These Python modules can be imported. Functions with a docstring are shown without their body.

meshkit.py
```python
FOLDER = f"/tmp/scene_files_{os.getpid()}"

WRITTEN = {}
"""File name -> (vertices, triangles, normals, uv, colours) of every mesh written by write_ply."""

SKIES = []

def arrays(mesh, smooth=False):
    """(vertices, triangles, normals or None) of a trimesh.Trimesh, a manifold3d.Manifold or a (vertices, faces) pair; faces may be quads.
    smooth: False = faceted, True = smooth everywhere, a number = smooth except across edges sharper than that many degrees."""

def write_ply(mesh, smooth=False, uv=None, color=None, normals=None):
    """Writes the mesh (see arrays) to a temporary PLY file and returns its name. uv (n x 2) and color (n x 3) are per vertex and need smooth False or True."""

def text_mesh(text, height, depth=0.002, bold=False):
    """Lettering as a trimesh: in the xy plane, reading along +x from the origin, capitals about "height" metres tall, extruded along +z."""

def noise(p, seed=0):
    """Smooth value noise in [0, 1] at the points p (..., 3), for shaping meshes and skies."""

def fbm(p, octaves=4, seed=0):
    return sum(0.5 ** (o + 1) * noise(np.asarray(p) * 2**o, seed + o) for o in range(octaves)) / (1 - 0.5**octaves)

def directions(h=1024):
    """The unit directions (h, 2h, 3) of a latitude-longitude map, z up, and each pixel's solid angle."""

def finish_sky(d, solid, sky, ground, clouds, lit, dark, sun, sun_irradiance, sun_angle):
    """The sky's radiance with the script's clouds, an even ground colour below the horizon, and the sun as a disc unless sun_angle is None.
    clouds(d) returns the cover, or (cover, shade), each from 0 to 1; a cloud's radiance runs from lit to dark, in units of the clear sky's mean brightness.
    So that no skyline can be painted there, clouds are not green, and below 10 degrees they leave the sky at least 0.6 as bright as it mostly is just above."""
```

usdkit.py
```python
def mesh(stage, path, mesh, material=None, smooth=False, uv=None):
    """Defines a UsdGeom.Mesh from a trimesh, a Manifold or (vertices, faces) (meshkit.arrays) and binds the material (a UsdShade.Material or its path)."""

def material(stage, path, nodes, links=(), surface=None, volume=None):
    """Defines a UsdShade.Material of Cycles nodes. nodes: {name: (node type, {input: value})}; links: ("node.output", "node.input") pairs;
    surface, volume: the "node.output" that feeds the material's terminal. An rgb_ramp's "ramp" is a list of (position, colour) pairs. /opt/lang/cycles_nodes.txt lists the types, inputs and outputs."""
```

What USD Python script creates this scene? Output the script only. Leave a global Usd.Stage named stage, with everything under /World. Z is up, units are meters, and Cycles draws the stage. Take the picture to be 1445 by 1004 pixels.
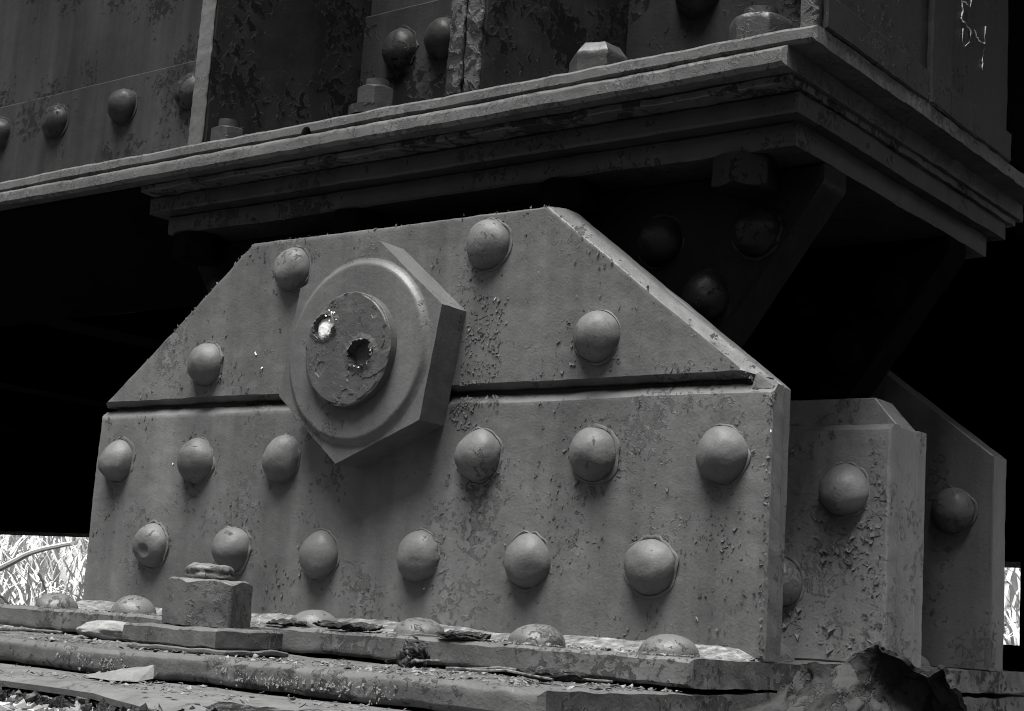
import math
import numpy as np
import trimesh
import manifold3d as m3
from pxr import Usd, UsdGeom, UsdLux, UsdShade, Gf, Sdf, Vt
import usdkit, meshkit
from meshkit import noise, fbm

stage = Usd.Stage.CreateInMemory()
UsdGeom.SetStageUpAxis(stage, "Z")
UsdGeom.SetStageMetersPerUnit(stage, 1.0)
UsdGeom.Xform.Define(stage, "/World")
stage.SetDefaultPrim(stage.GetPrimAtPath("/World"))

# ------------------------------------------------------------------ camera, sky, sun, exposure
EXPOSURE = 2.88
SKY_STRENGTH = 0.05
SUN_INTENSITY = 0.40
SUN_ANGLE = 34.0
SUN_DIR = np.array([0.05, -0.30, 0.94]); SUN_DIR /= np.linalg.norm(SUN_DIR)

CAM_R = np.array([[0.79209636, 0.60679052, 0.06624663], [-0.04902638, 0.17142448, -0.98397666], [-0.60842401, 0.7761565, 0.16553345]])
CAM_C = np.array([0.8879, -1.1397, -0.1521])
cam = UsdGeom.Camera.Define(stage, "/World/camera")
X, Y, Z = CAM_R[0], -CAM_R[1], -CAM_R[2]
cam.AddTransformOp().Set(Gf.Matrix4d(*X, 0, *Y, 0, *Z, 0, *CAM_C, 1))
cam.CreateHorizontalApertureAttr(36.0)
cam.CreateVerticalApertureAttr(36.0 * 711 / 1024)
cam.CreateFocalLengthAttr(55.88)
cam.CreateExposureAttr(EXPOSURE)
cam.CreateClippingRangeAttr(Gf.Vec2f(0.02, 5000.0))

el, rot = math.asin(SUN_DIR[2]), math.atan2(SUN_DIR[0], SUN_DIR[1])
# an even overcast: cloud over the whole sky, as ever brightest overhead and dull towards the horizon
sky_mat = usdkit.material(stage, "/World/Looks/sky", {
    "s": ("sky_texture", {"sky_type": "single_scattering", "sun_disc": False, "sun_elevation": el, "sun_rotation": rot, "altitude": 200.0, "aerosol_density": 2.0}),
    "h": ("hsv", {"saturation": 0.0}),
    "tc": ("texture_coordinate", {}), "xyz": ("separate_xyz", {}),
    "cie": ("map_range", {"range_type": "smoothstep", "from_min": 0.0, "from_max": 0.95, "to_min": 0.06, "to_max": 0.42, "clamp": True}),
    "cn": ("noise_texture", {"scale": 2.2, "detail": 5.0, "roughness": 0.55}),
    "cr": ("map_range", {"from_min": 0.3, "from_max": 0.7, "to_min": 0.75, "to_max": 1.25, "clamp": True}),
    "m": ("math", {"math_type": "multiply"}), "cc": ("combine_color", {}),
    "mx": ("mix", {"mix_type": "multiply", "fac": 1.0}),
    "b": ("background_shader", {"strength": SKY_STRENGTH})},
    [("s.color", "h.color"), ("tc.generated", "xyz.vector"), ("xyz.z", "cie.value"), ("tc.generated", "cn.vector"), ("cn.fac", "cr.value"),
     ("cie.result", "m.value1"), ("cr.result", "m.value2"), ("m.value", "cc.r"), ("m.value", "cc.g"), ("m.value", "cc.b"),
     ("h.color", "mx.color1"), ("cc.color", "mx.color2"), ("mx.color", "b.color")], surface="b.background")
dome = UsdLux.DomeLight.Define(stage, "/World/sky")
dome.CreateIntensityAttr(1.0)
UsdShade.MaterialBindingAPI.Apply(dome.GetPrim()).Bind(sky_mat)
sun = UsdLux.DistantLight.Define(stage, "/World/sun")
sun.CreateIntensityAttr(SUN_INTENSITY); sun.CreateAngleAttr(SUN_ANGLE); sun.CreateNormalizeAttr(True)
sun.CreateColorAttr(Gf.Vec3f(1, 0.99, 0.98))
zz = SUN_DIR; xx = np.cross([0, 0, 1.0], zz); xx /= np.linalg.norm(xx); yy = np.cross(zz, xx)
sun.AddTransformOp().Set(Gf.Matrix4d(*xx, 0, *yy, 0, *zz, 0, 0, 0, 30, 1))

# ------------------------------------------------------------------ prims
used = {}
def numbered(path):
    n = used.get(path, 0); used[path] = n + 1
    return path if n == 0 else "%s_%03d" % (path, n)

LOC = {}
def thing(name, label, cat, loc=(0, 0, 0), group=None):
    path = numbered("/World/" + name)
    x = UsdGeom.Xform.Define(stage, path); x.AddTranslateOp().Set(Gf.Vec3d(*map(float, loc)))
    LOC[path] = np.array(loc, float)
    p = x.GetPrim(); p.SetCustomDataByKey("label", label); p.SetCustomDataByKey("category", cat)
    if group: p.SetCustomDataByKey("group", group)
    return path

def part(name, mesh, mat, parent, smooth=35, label=None, kind=None):
    """a mesh given in world coordinates, as a child of a thing (or of a part)"""
    root = "/".join(parent.split("/")[:3])
    v, f, n = meshkit.arrays(mesh, smooth)
    path = numbered(parent + "/" + name)
    m = UsdGeom.Mesh.Define(stage, path)
    v = v - LOC.get(root, np.zeros(3))
    m.CreatePointsAttr(Vt.Vec3fArray.FromNumpy(v.astype(np.float32)))
    m.CreateFaceVertexCountsAttr(Vt.IntArray.FromNumpy(np.full(len(f), 3, np.int32)))
    m.CreateFaceVertexIndicesAttr(Vt.IntArray.FromNumpy(f.astype(np.int32).ravel()))
    m.CreateSubdivisionSchemeAttr("none")
    if n is not None:
        m.CreateNormalsAttr(Vt.Vec3fArray.FromNumpy(n.astype(np.float32))); m.SetNormalsInterpolation("vertex")
    UsdShade.MaterialBindingAPI.Apply(m.GetPrim()).Bind(mat)
    if label: m.GetPrim().SetCustomDataByKey("label", label)
    if kind: m.GetPrim().SetCustomDataByKey("kind", kind)
    return path

def single(name, mesh, mat, label=None, cat=None, group=None, kind=None, smooth=35):
    path = part(name, mesh, mat, "/World", smooth)
    p = stage.GetPrimAtPath(path)
    for k, v in (("label", label), ("category", cat), ("group", group), ("kind", kind)):
        if v: p.SetCustomDataByKey(k, v)
    return path

# ------------------------------------------------------------------ materials (all greys: the picture is black and white)
def g(v): return (v, v, v)

def painted(name, base=0.16, rust=None, patch=0.50, dust=0.22, dust_amt=0.7, bump=1.0, mott=0.25, rough=0.42, streak=0.2, flake_scale=130.0, spec=0.2):
    """old oil paint on steel: mottled tone, run-down streaks, chipped flakes with raised rims, dust on what faces up"""
    base, dust = base * 0.32, dust * 0.35
    rust = base * 0.90 if rust is None else rust * 0.32
    nodes = {
        "g": ("geometry", {}),
        "big": ("noise_texture", {"scale": 5.0, "detail": 5.0, "roughness": 0.6}),
        "bigr": ("map_range", {"from_min": 0.3, "from_max": 0.7, "to_min": 1 - mott, "to_max": 1 + mott, "clamp": True}),
        "sm": ("mapping", {"scale": (26.0, 26.0, 2.2)}),
        "st": ("noise_texture", {"scale": 1.0, "detail": 4.0, "roughness": 0.6}),
        "str": ("map_range", {"from_min": 0.35, "from_max": 0.7, "to_min": 1 + streak, "to_max": 1 - streak, "clamp": True}),
        "fine": ("noise_texture", {"scale": 420.0, "detail": 3.0, "roughness": 0.6}),
        "finr": ("map_range", {"from_min": 0.3, "from_max": 0.7, "to_min": 0.90, "to_max": 1.1, "clamp": True}),
        "m1": ("math", {"math_type": "multiply"}), "m2": ("math", {"math_type": "multiply"}), "m3": ("math", {"math_type": "multiply", "value2": base}),
        "pat": ("noise_texture", {"scale": 11.0, "detail": 3.0, "roughness": 0.55}),
        "fl": ("noise_texture", {"scale": flake_scale, "detail": 5.0, "roughness": 0.62, "distortion": 0.6}),
        "pw": ("math", {"math_type": "multiply", "value2": 1.1}),
        "sum": ("math", {"math_type": "add"}),
        "mask": ("map_range", {"range_type": "smoothstep", "from_min": 1.585 - patch * 0.75, "from_max": 1.605 - patch * 0.75, "to_min": 0.0, "to_max": 1.0, "clamp": True}),
        "cc": ("combine_color", {}),
        "rv": ("noise_texture", {"scale": 150.0, "detail": 4.0, "roughness": 0.7}),
        "rr": ("rgb_ramp", {"ramp": [(0.3, g(rust * 0.75)), (0.55, g(rust)), (0.75, g(rust * 1.25))]}),
        "c1": ("mix", {"mix_type": "mix"}),
        "nz": ("separate_xyz", {}),
        "up": ("map_range", {"range_type": "smoothstep", "from_min": 0.25, "from_max": 0.95, "to_min": 0.0, "to_max": dust_amt, "clamp": True}),
        "dn": ("noise_texture", {"scale": 38.0, "detail": 5.0, "roughness": 0.7}),
        "dnr": ("map_range", {"from_min": 0.32, "from_max": 0.6, "to_min": 0.25, "to_max": 1.0, "clamp": True}),
        "dm": ("math", {"math_type": "multiply"}),
        "c2": ("mix", {"mix_type": "mix", "color2": g(dust)}),
        "inv": ("math", {"math_type": "multiply", "value2": -1.0}),
        "rim": ("map_range", {"range_type": "smoothstep", "from_min": 1.535 - patch * 0.75, "from_max": 1.588 - patch * 0.75, "to_min": 0.0, "to_max": 0.45, "clamp": True}),
        "hs": ("math", {"math_type": "add"}),
        "b1": ("bump", {"strength": 1.0, "distance": 0.0013 * bump}),
        "b2": ("bump", {"strength": 0.7, "distance": 0.0004 * bump}),
        "mid": ("noise_texture", {"scale": 48.0, "detail": 5.0, "roughness": 0.6}),
        "b3": ("bump", {"strength": 0.6, "distance": 0.0013 * bump}),
        "rg": ("map_range", {"from_min": 0.0, "from_max": 1.0, "to_min": rough, "to_max": 0.9, "clamp": True}),
        "p": ("principled_bsdf", {"specular_ior_level": spec}),
    }
    P = "g.position"
    links = [(P, "big.vector"), ("big.fac", "bigr.value"), (P, "sm.vector"), ("sm.vector", "st.vector"), ("st.fac", "str.value"),
             (P, "fine.vector"), ("fine.fac", "finr.value"), ("bigr.result", "m1.value1"), ("str.result", "m1.value2"), ("m1.value", "m2.value1"), ("finr.result", "m2.value2"),
             ("m2.value", "m3.value1"), (P, "pat.vector"), (P, "fl.vector"), ("pat.fac", "pw.value1"), ("pw.value", "sum.value1"), ("fl.fac", "sum.value2"),
             ("sum.value", "mask.value"), ("sum.value", "rim.value"), ("m3.value", "cc.r"), ("m3.value", "cc.g"), ("m3.value", "cc.b"),
             (P, "rv.vector"), ("rv.fac", "rr.fac"), ("cc.color", "c1.color1"), ("rr.color", "c1.color2"), ("mask.result", "c1.fac"),
             ("g.normal", "nz.vector"), ("nz.z", "up.value"), (P, "dn.vector"), ("dn.fac", "dnr.value"), ("up.result", "dm.value1"), ("dnr.result", "dm.value2"),
             ("c1.color", "c2.color1"), ("dm.value", "c2.fac"), ("c2.color", "p.base_color"),
             ("mask.result", "inv.value1"), ("inv.value", "hs.value1"), ("rim.result", "hs.value2"), ("hs.value", "b1.height"),
             ("fine.fac", "b2.height"), (P, "mid.vector"), ("mid.fac", "b3.height"), ("b3.normal", "b1.normal"), ("b1.normal", "b2.normal"), ("b2.normal", "p.normal"),
             ("mask.result", "rg.value"), ("rg.result", "p.roughness")]
    return usdkit.material(stage, "/World/Looks/" + name, nodes, links, surface="p.BSDF")

def rough_stuff(name, ramp, scale=60.0, bump=0.004, rough=0.9, detail=6.0):
    nodes = {"g": ("geometry", {}), "n": ("noise_texture", {"scale": scale, "detail": detail, "roughness": 0.65}),
             "n2": ("noise_texture", {"scale": scale * 5, "detail": 4.0, "roughness": 0.7}),
             "a": ("math", {"math_type": "multiply_add", "value2": 0.4, "value3": -0.2}), "s": ("math", {"math_type": "add"}),
             "r": ("rgb_ramp", {"ramp": [(p, g(c * 0.5)) for p, c in ramp]}), "b": ("bump", {"strength": 1.0, "distance": bump}),
             "p": ("principled_bsdf", {"roughness": rough, "specular_ior_level": 0.2})}
    links = [("g.position", "n.vector"), ("g.position", "n2.vector"), ("n2.fac", "a.value1"), ("a.value", "s.value1"), ("n.fac", "s.value2"), ("s.value", "r.fac"),
             ("r.color", "p.base_color"), ("s.value", "b.height"), ("b.normal", "p.normal")]
    return usdkit.material(stage, "/World/Looks/" + name, nodes, links, surface="p.BSDF")

M_shoe = painted("shoe_paint", base=0.25, mott=0.36, patch=0.45)
M_rivet = painted("rivet_paint", base=0.25, patch=0.42, dust_amt=0.35, mott=0.2, spec=0.14, rough=0.5)
M_nut = painted("nut_paint", base=0.25, patch=0.40, dust_amt=0.35, mott=0.15, bump=0.7)
M_pinend = painted("pin_end_paint", base=0.19, rust=0.12, patch=0.47, dust_amt=0.3, bump=1.2)
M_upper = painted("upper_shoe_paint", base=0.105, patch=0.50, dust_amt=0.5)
M_flange = painted("flange_paint", base=0.25, patch=0.57, dust_amt=0.7, bump=1.2)
M_rusty = painted("rusty_shim", base=0.24, rust=0.07, patch=0.62, dust_amt=0.5, bump=2.0, flake_scale=90.0)
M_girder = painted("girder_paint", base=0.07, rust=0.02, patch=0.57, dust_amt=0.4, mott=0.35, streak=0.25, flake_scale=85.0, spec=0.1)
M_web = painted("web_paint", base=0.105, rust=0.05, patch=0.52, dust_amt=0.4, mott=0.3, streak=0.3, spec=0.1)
M_edge = painted("stiffener_edge", base=0.16, rust=0.03, patch=0.68, dust_amt=0.3, bump=2.5, flake_scale=95.0)
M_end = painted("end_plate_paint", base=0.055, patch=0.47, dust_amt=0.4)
M_rib_shaded = painted("rib_shade_paint", base=0.034, patch=0.48, dust_amt=0.0, spec=0.03)  # upper shoe paint darkened: shade under the girder put into the colour
M_lower_shaded = painted("lower_bolt_shade_paint", base=0.02, spec=0.2, dust_amt=0.2)  # near-black tone paints in the shade on rib rivets and bolt head
M_mid_lightened = painted("middle_rib_lightened_paint", base=0.48, patch=0.48, bump=1.3)  # same paint as the shoe, lightened to add light on the shaded rib
M_back = painted("back_rib_paint", base=0.25, patch=0.46)
M_shade_black = painted("shade_black_steel", base=0.008, rust=0.006, patch=0.45, dust=0.05, dust_amt=0.3, spec=0.03, rough=0.9)  # near-black colour stands in for the deep shade under the bridge
M_base = painted("base_plate_paint", base=0.25, rust=0.13, patch=0.58, dust=0.26, dust_amt=0.9, bump=1.4)
M_bed = painted("bed_plate_paint", base=0.23, rust=0.12, patch=0.56, dust=0.26, dust_amt=0.9, bump=1.5)
M_sheet = painted("lead_sheet", base=0.16, patch=0.45, dust=0.30, dust_amt=0.9, bump=1.2, rough=0.65)
M_anchor = painted("anchor_paint", base=0.22, patch=0.58, dust=0.35, dust_amt=0.8, bump=1.3)
M_torn = painted("torn_felt", base=0.07, rust=0.03, patch=0.58, dust=0.08, dust_amt=0.5, bump=2.5, rough=0.85, flake_scale=55.0)
M_dirt = rough_stuff("dirt", [(0.25, 0.04), (0.5, 0.22), (0.7, 0.49)], 110.0, 0.003)
M_mortar = rough_stuff("crumbled_mortar", [(0.3, 0.01), (0.5, 0.04), (0.68, 0.30)], 70.0, 0.010)
M_concrete = rough_stuff("concrete", [(0.3, 0.50), (0.5, 0.55), (0.7, 0.62)], 30.0, 0.003)
M_wallc = rough_stuff("wall_concrete", [(0.3, 0.04), (0.6, 0.07)], 4.0, 0.01)
M_stone = rough_stuff("pale_stone", [(0.3, 0.20), (0.5, 0.32), (0.7, 0.42)], 60.0, 0.0015)
M_chip = rough_stuff("slate_chip", [(0.3, 0.18), (0.55, 0.25), (0.7, 0.32)], 60.0, 0.0015)
M_bark = rough_stuff("bark", [(0.35, 0.015), (0.55, 0.05), (0.7, 0.25)], 160.0, 0.004)
M_twig = rough_stuff("twig", [(0.35, 0.06), (0.55, 0.22), (0.7, 0.4)], 200.0, 0.001)
M_soil = rough_stuff("soil", [(0.3, 0.02), (0.7, 0.045)], 2.0, 0.03)
M_bank = rough_stuff("bank_soil", [(0.3, 0.4), (0.7, 0.55)], 3.0, 0.03)
M_straw = rough_stuff("straw", [(0.3, 0.7), (0.5, 0.85), (0.7, 1.0)], 2.0, 0.0005)
M_stem = rough_stuff("dead_stem", [(0.3, 0.04), (0.7, 0.12)], 6.0, 0.001)
M_flake_d = rough_stuff("paint_flake_grey", [(0.35, 0.10), (0.6, 0.22)], 40.0, 0.0005, 0.6)
M_flake_l = rough_stuff("paint_flake_pale", [(0.35, 1.0), (0.6, 1.5)], 40.0, 0.0005, 0.7)
M_bright = rough_stuff("bare_primer", [(0.35, 0.9), (0.6, 1.6)], 120.0, 0.0006, 0.6)
M_hole = rough_stuff("rust_hole", [(0.35, 0.01), (0.6, 0.04)], 120.0, 0.001)

# ------------------------------------------------------------------ mesh helpers
rng = np.random.default_rng(7)

def mani(tm):
    return m3.Manifold(m3.Mesh(np.asarray(tm.vertices, np.float32), np.asarray(tm.faces, np.uint32)))

def to_tm(m):
    a = m.to_mesh()
    return trimesh.Trimesh(a.vert_properties[:, :3].astype(float), a.tri_verts.astype(int), process=False)

def hull(points):
    return m3.Manifold.hull_points(np.asarray(points, np.float32))

def inset(poly, c):
    """a convex polygon moved in by c on every side"""
    p = np.asarray(poly, float); n = len(p)
    area = 0.5 * np.sum(p[:, 0] * np.roll(p[:, 1], -1) - np.roll(p[:, 0], -1) * p[:, 1])
    if area < 0: p = p[::-1]
    out = []
    for i in range(n):
        a, b, d = p[i - 1], p[i], p[(i + 1) % n]
        e1, e2 = (b - a) / np.linalg.norm(b - a), (d - b) / np.linalg.norm(d - b)
        n1, n2 = np.array([-e1[1], e1[0]]), np.array([-e2[1], e2[0]])
        out.append(b + (n1 + n2) * c / (1 + n1 @ n2))
    return np.array(out)

def slab(poly, a, b, axis=1, ch=0.0012):
    """a convex plate: polygon in the two other axes, from a to b along the axis, with chamfered edges"""
    poly = np.asarray(poly, float); small = inset(poly, ch)
    lay = [(small, a), (poly, a + ch), (poly, b - ch), (small, b)]
    pts = []
    for q, t in lay:
        for u, v in q:
            pts.append({0: (t, u, v), 1: (u, t, v), 2: (u, v, t)}[axis])
    return hull(pts)

def box(x0, x1, y0, y1, z0, z1, ch=0.0012):
    return slab([(x0, z0), (x1, z0), (x1, z1), (x0, z1)], y0, y1, 1, ch)

def rough(m, length=0.004, amp=0.0006, scale=60.0, seed=0, low=0.0):
    """refines a solid and gives it the unevenness of old, many times painted steel"""
    if length: m = m.refine_to_length(length)
    t = to_tm(m) if not isinstance(m, trimesh.Trimesh) else m
    v = t.vertices.copy()
    d = np.stack([fbm(v * scale + k * 31.7, 3, seed + k) - 0.5 for k in range(3)], 1) * 2 * amp
    if low: d += np.stack([noise(v * 9 + k * 11.3, seed + 9 + k) - 0.5 for k in range(3)], 1) * 2 * low
    t.vertices = v + d
    return t

def revolve(profile, n=40):
    """(radius, height) pairs turned about the z axis"""
    t = trimesh.creation.revolve(np.array(profile, float), sections=n)
    return t

def face_out(t, origin, direction=(0, -1, 0)):
    """turns a solid built along +z so that it points along direction from origin"""
    t = t.copy(); d = np.array(direction, float)
    T = trimesh.geometry.align_vectors([0, 0, 1], d); t.apply_transform(T); t.apply_translation(origin)
    return t

def dome_profile(R=0.0238, H=0.0212, rim=0.0268, rimh=0.0013, n=11, sink=0.003):
    pr = [(0.0, -sink), (rim, -sink), (rim, rimh * 0.6), (rim - 0.001, rimh), (R + 0.0006, rimh)]
    for k in range(n + 1):
        r = R * math.cos(k / n * math.pi / 2) if k < n else 0.0
        pr.append((r, rimh * 0.5 + H * math.sin(k / n * math.pi / 2) ** 1.0))
    return pr

def rivet_mesh(origin, direction=(0, -1, 0), seed=0, R=0.0238, H=0.0212, n=36, dent=None, amp=0.0007):
    r_ = np.random.default_rng(seed)
    rim = R + 0.0010 + 0.0024 * r_.random()
    t = revolve(dome_profile(R * (0.97 + 0.06 * r_.random()), H * (0.84 + 0.22 * r_.random()), rim), n)
    v = t.vertices.copy()
    d = np.stack([fbm(v * 120 + k * 17.1 + seed * 3.7, 3, seed + k) - 0.5 for k in range(3)], 1) * 2 * amp
    d += np.stack([noise(v * 48 + k * 13.7 + seed * 5.9, seed + 7 + k) - 0.5 for k in range(3)], 1) * 0.0034
    ang = np.arctan2(v[:, 1], v[:, 0]); rr = np.hypot(v[:, 0], v[:, 1])
    far = rr > R + 0.0005
    ragged = (noise(np.stack([np.cos(ang) * 4, np.sin(ang) * 4, np.full_like(ang, seed * 2.3)], 1), seed) - 0.5) * 0.0048
    d[far, 0] += (np.cos(ang) * ragged)[far]; d[far, 1] += (np.sin(ang) * ragged)[far]; d[far, 2] += (np.minimum(0, ragged) * 0.45)[far]
    tilt = r_.normal(0, 0.03, 2); d[:, 0] += tilt[0] * np.maximum(v[:, 2], 0) ; d[:, 1] += tilt[1] * np.maximum(v[:, 2], 0)
    if dent:
        dx, dy, dr, dd = dent
        q = np.hypot(v[:, 0] - dx, v[:, 1] - dy)
        d[:, 2] -= dd * np.exp(-(q / dr) ** 4) * (v[:, 2] > 0.003)
    t.vertices = v + d
    return face_out(t, origin, direction)

def merge(*ms):
    return trimesh.util.concatenate([to_tm(m) if not isinstance(m, trimesh.Trimesh) else m for m in ms])

def flakes(points, normals, smin, smax, seed, lift=0.5, thick=0.0):
    """little irregular bent chips, each fixed by one side and curling away from the surface"""
    r_ = np.random.default_rng(seed); V, F, o = [], [], 0
    for p, n in zip(points, normals):
        n = n / np.linalg.norm(n)
        a = np.cross(n, r_.normal(size=3)); a /= np.linalg.norm(a); b = np.cross(n, a)
        s = smin + (smax - smin) * r_.random() ** 2.5; k = r_.integers(5, 8)
        th = np.sort(r_.random(k)) * 2 * np.pi; rad = s * (0.55 + 0.6 * r_.random(k))
        u, w = np.cos(th) * rad, np.sin(th) * rad * (0.5 + 0.5 * r_.random())
        h = np.maximum(u + s, 0) ** 2 / (4 * s) * lift * (0.3 + r_.random()) + 0.00025
        top = p + a * u[:, None] + b * w[:, None] + n * h[:, None]
        c = p + n * (0.00025 + s * 0.25 * lift * 0.6)
        pts = np.vstack([c, top])
        low = pts - n * (0.0003 + 0.04 * s)
        V.append(np.vstack([pts, low])); m = k + 1
        for i in range(k):
            j = (i + 1) % k
            F += [(o, o + 1 + i, o + 1 + j), (o + m, o + m + 1 + j, o + m + 1 + i),
                  (o + 1 + i, o + m + 1 + i, o + m + 1 + j), (o + 1 + i, o + m + 1 + j, o + 1 + j)]
        o += 2 * m
    return trimesh.Trimesh(np.vstack(V), np.array(F), process=False)

def tube(path, radii, sides=7):
    p = np.asarray(path, float); t = np.gradient(p, axis=0); t /= np.linalg.norm(t, axis=1, keepdims=True)
    a = np.cross(t, [0.13, 0.31, 0.94]); a /= np.linalg.norm(a, axis=1, keepdims=True); b = np.cross(t, a)
    ang = np.arange(sides) * 2 * np.pi / sides
    v = (p[:, None] + np.asarray(radii)[:, None, None] * (np.cos(ang)[None, :, None] * a[:, None] + np.sin(ang)[None, :, None] * b[:, None])).reshape(-1, 3)
    F = []
    n = len(p)
    for i in range(n - 1):
        for j in range(sides):
            q = (i * sides + j, i * sides + (j + 1) % sides, (i + 1) * sides + (j + 1) % sides, (i + 1) * sides + j)
            F += [(q[0], q[1], q[2]), (q[0], q[2], q[3])]
    v = np.vstack([v, p[0], p[-1]])
    for j in range(sides):
        F += [(n * sides, (j + 1) % sides, j), (n * sides + 1, (n - 1) * sides + j, (n - 1) * sides + (j + 1) % sides)]
    return trimesh.Trimesh(v, np.array(F), process=False)

def hexprism(R, h, rot=0.0, bev=0.003, top=True):
    """a hex nut along +z with its corners turned off by the chamfer cone"""
    pts = [(R * 0.985 * math.cos(rot + k * math.pi / 3 + e), R * 0.985 * math.sin(rot + k * math.pi / 3 + e)) for k in range(6) for e in (-0.035, 0.035)]
    m = m3.CrossSection([pts]).extrude(h)
    if top:
        cone = mani(trimesh.creation.revolve(np.array([(0, -0.01), (R * 1.6, -0.01), (R * 1.6, h - (R * 1.6 - R * 0.82) * 0.6), (R * 0.82, h), (0, h)]), sections=72))
        m = m ^ cone
    return m

# ------------------------------------------------------------------ ground and the far side of the bridge
XC, XR, XL = -0.165, 0.2665, -0.5965

def grid_surface(x0, x1, y0, y1, nx, ny, fz):
    xs, ys = np.meshgrid(np.linspace(x0, x1, nx), np.linspace(y0, y1, ny)); z = fz(xs, ys)
    v = np.stack([xs, ys, z], -1).reshape(-1, 3); i, j = np.meshgrid(np.arange(nx - 1), np.arange(ny - 1)); a = (j * nx + i).ravel()
    f = np.vstack([np.stack([a, a + 1, a + nx + 1], 1), np.stack([a, a + nx + 1, a + nx], 1)])
    return trimesh.Trimesh(v, f, process=False)

def bank_z(x, y):
    return -0.62 + 0.34 * np.maximum(y - 8.4, 0) + 0.16 * (fbm(np.stack([x * 0.7, y * 0.7, 0 * x], -1), 3, 5) - 0.5)

single("ground", grid_surface(-400, 400, -400, 400, 41, 41, lambda x, y: -1.75 + 0 * x), M_soil, kind="structure", smooth=True)
single("grass_bank", grid_surface(-26, 8, 8.4, 15, 120, 40, lambda x, y: bank_z(x, y)), M_bank, kind="structure", smooth=True)
seat = rough(box(-1.25, 1.45, -1.75, 8.2, -1.74, -0.243, 0.02), 0.12, 0.004, 4, 3)
single("bridge_seat", seat, M_wallc, kind="structure")
single("mortar_bed", grid_surface(-0.55, 0.02, -0.52, -0.385, 240, 60, lambda x, y: -0.2335 - 0.02 * np.clip((-0.6 - y) / 0.3, 0, 1) + 0.006 * (fbm(np.stack([x * 30, y * 30, 0 * x], -1), 4, 5) - 0.5) + 0.004 * (fbm(np.stack([x * 110, y * 110, 0 * x], -1), 3, 6) - 0.5)), M_concrete, "pale crumbly mortar bed in front of the packing sheet", "mortar bed")

def blade_mesh(n, seed, xr, yr, lmin, lmax, wmin, wmax):
    r_ = np.random.default_rng(seed)
    x = r_.uniform(*xr, n); y = yr[0] + (yr[1] - yr[0]) * r_.random(n) ** 1.3; z = bank_z(x, y)
    L = r_.uniform(lmin, lmax, n); W = r_.uniform(wmin, wmax, n); az = r_.uniform(0, 2 * np.pi, n); bend = r_.uniform(0.6, 2.6, n)
    d = np.stack([np.cos(az), np.sin(az), 0 * az], 1); s = np.stack([-np.sin(az), np.cos(az), 0 * az], 1)
    tw = r_.normal(0, 0.5, n)[:, None]; s = s * np.cos(tw) + d * np.sin(tw)
    V = []
    for t, w in ((0, 1.0), (0.33, 1.0), (0.66, 0.75), (1.0, 0.08)):
        th = bend * t
        c = np.stack([x, y, z], 1) + (L * np.sin(th) / np.maximum(bend, 0.2))[:, None] * np.array([0, 0, 1.0]) + (L * (1 - np.cos(th)) / np.maximum(bend, 0.2))[:, None] * d
        V += [c - s * (W * w / 2)[:, None], c + s * (W * w / 2)[:, None]]
    V = np.stack(V, 1).reshape(-1, 3); b = np.arange(n)[:, None, None] * 8
    F = (b + np.array([[0, 1, 3], [0, 3, 2], [2, 3, 5], [2, 5, 4], [4, 5, 7], [4, 7, 6]])[None]).reshape(-1, 3)
    return trimesh.Trimesh(V, F, process=False)

single("dry_grass", blade_mesh(12000, 3, (-18, 1.5), (8.5, 13.5), 0.25, 0.75, 0.016, 0.050), M_straw, "pale dry grass lit beyond the dark bridge", "grass", kind="stuff", smooth=True)

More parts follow.
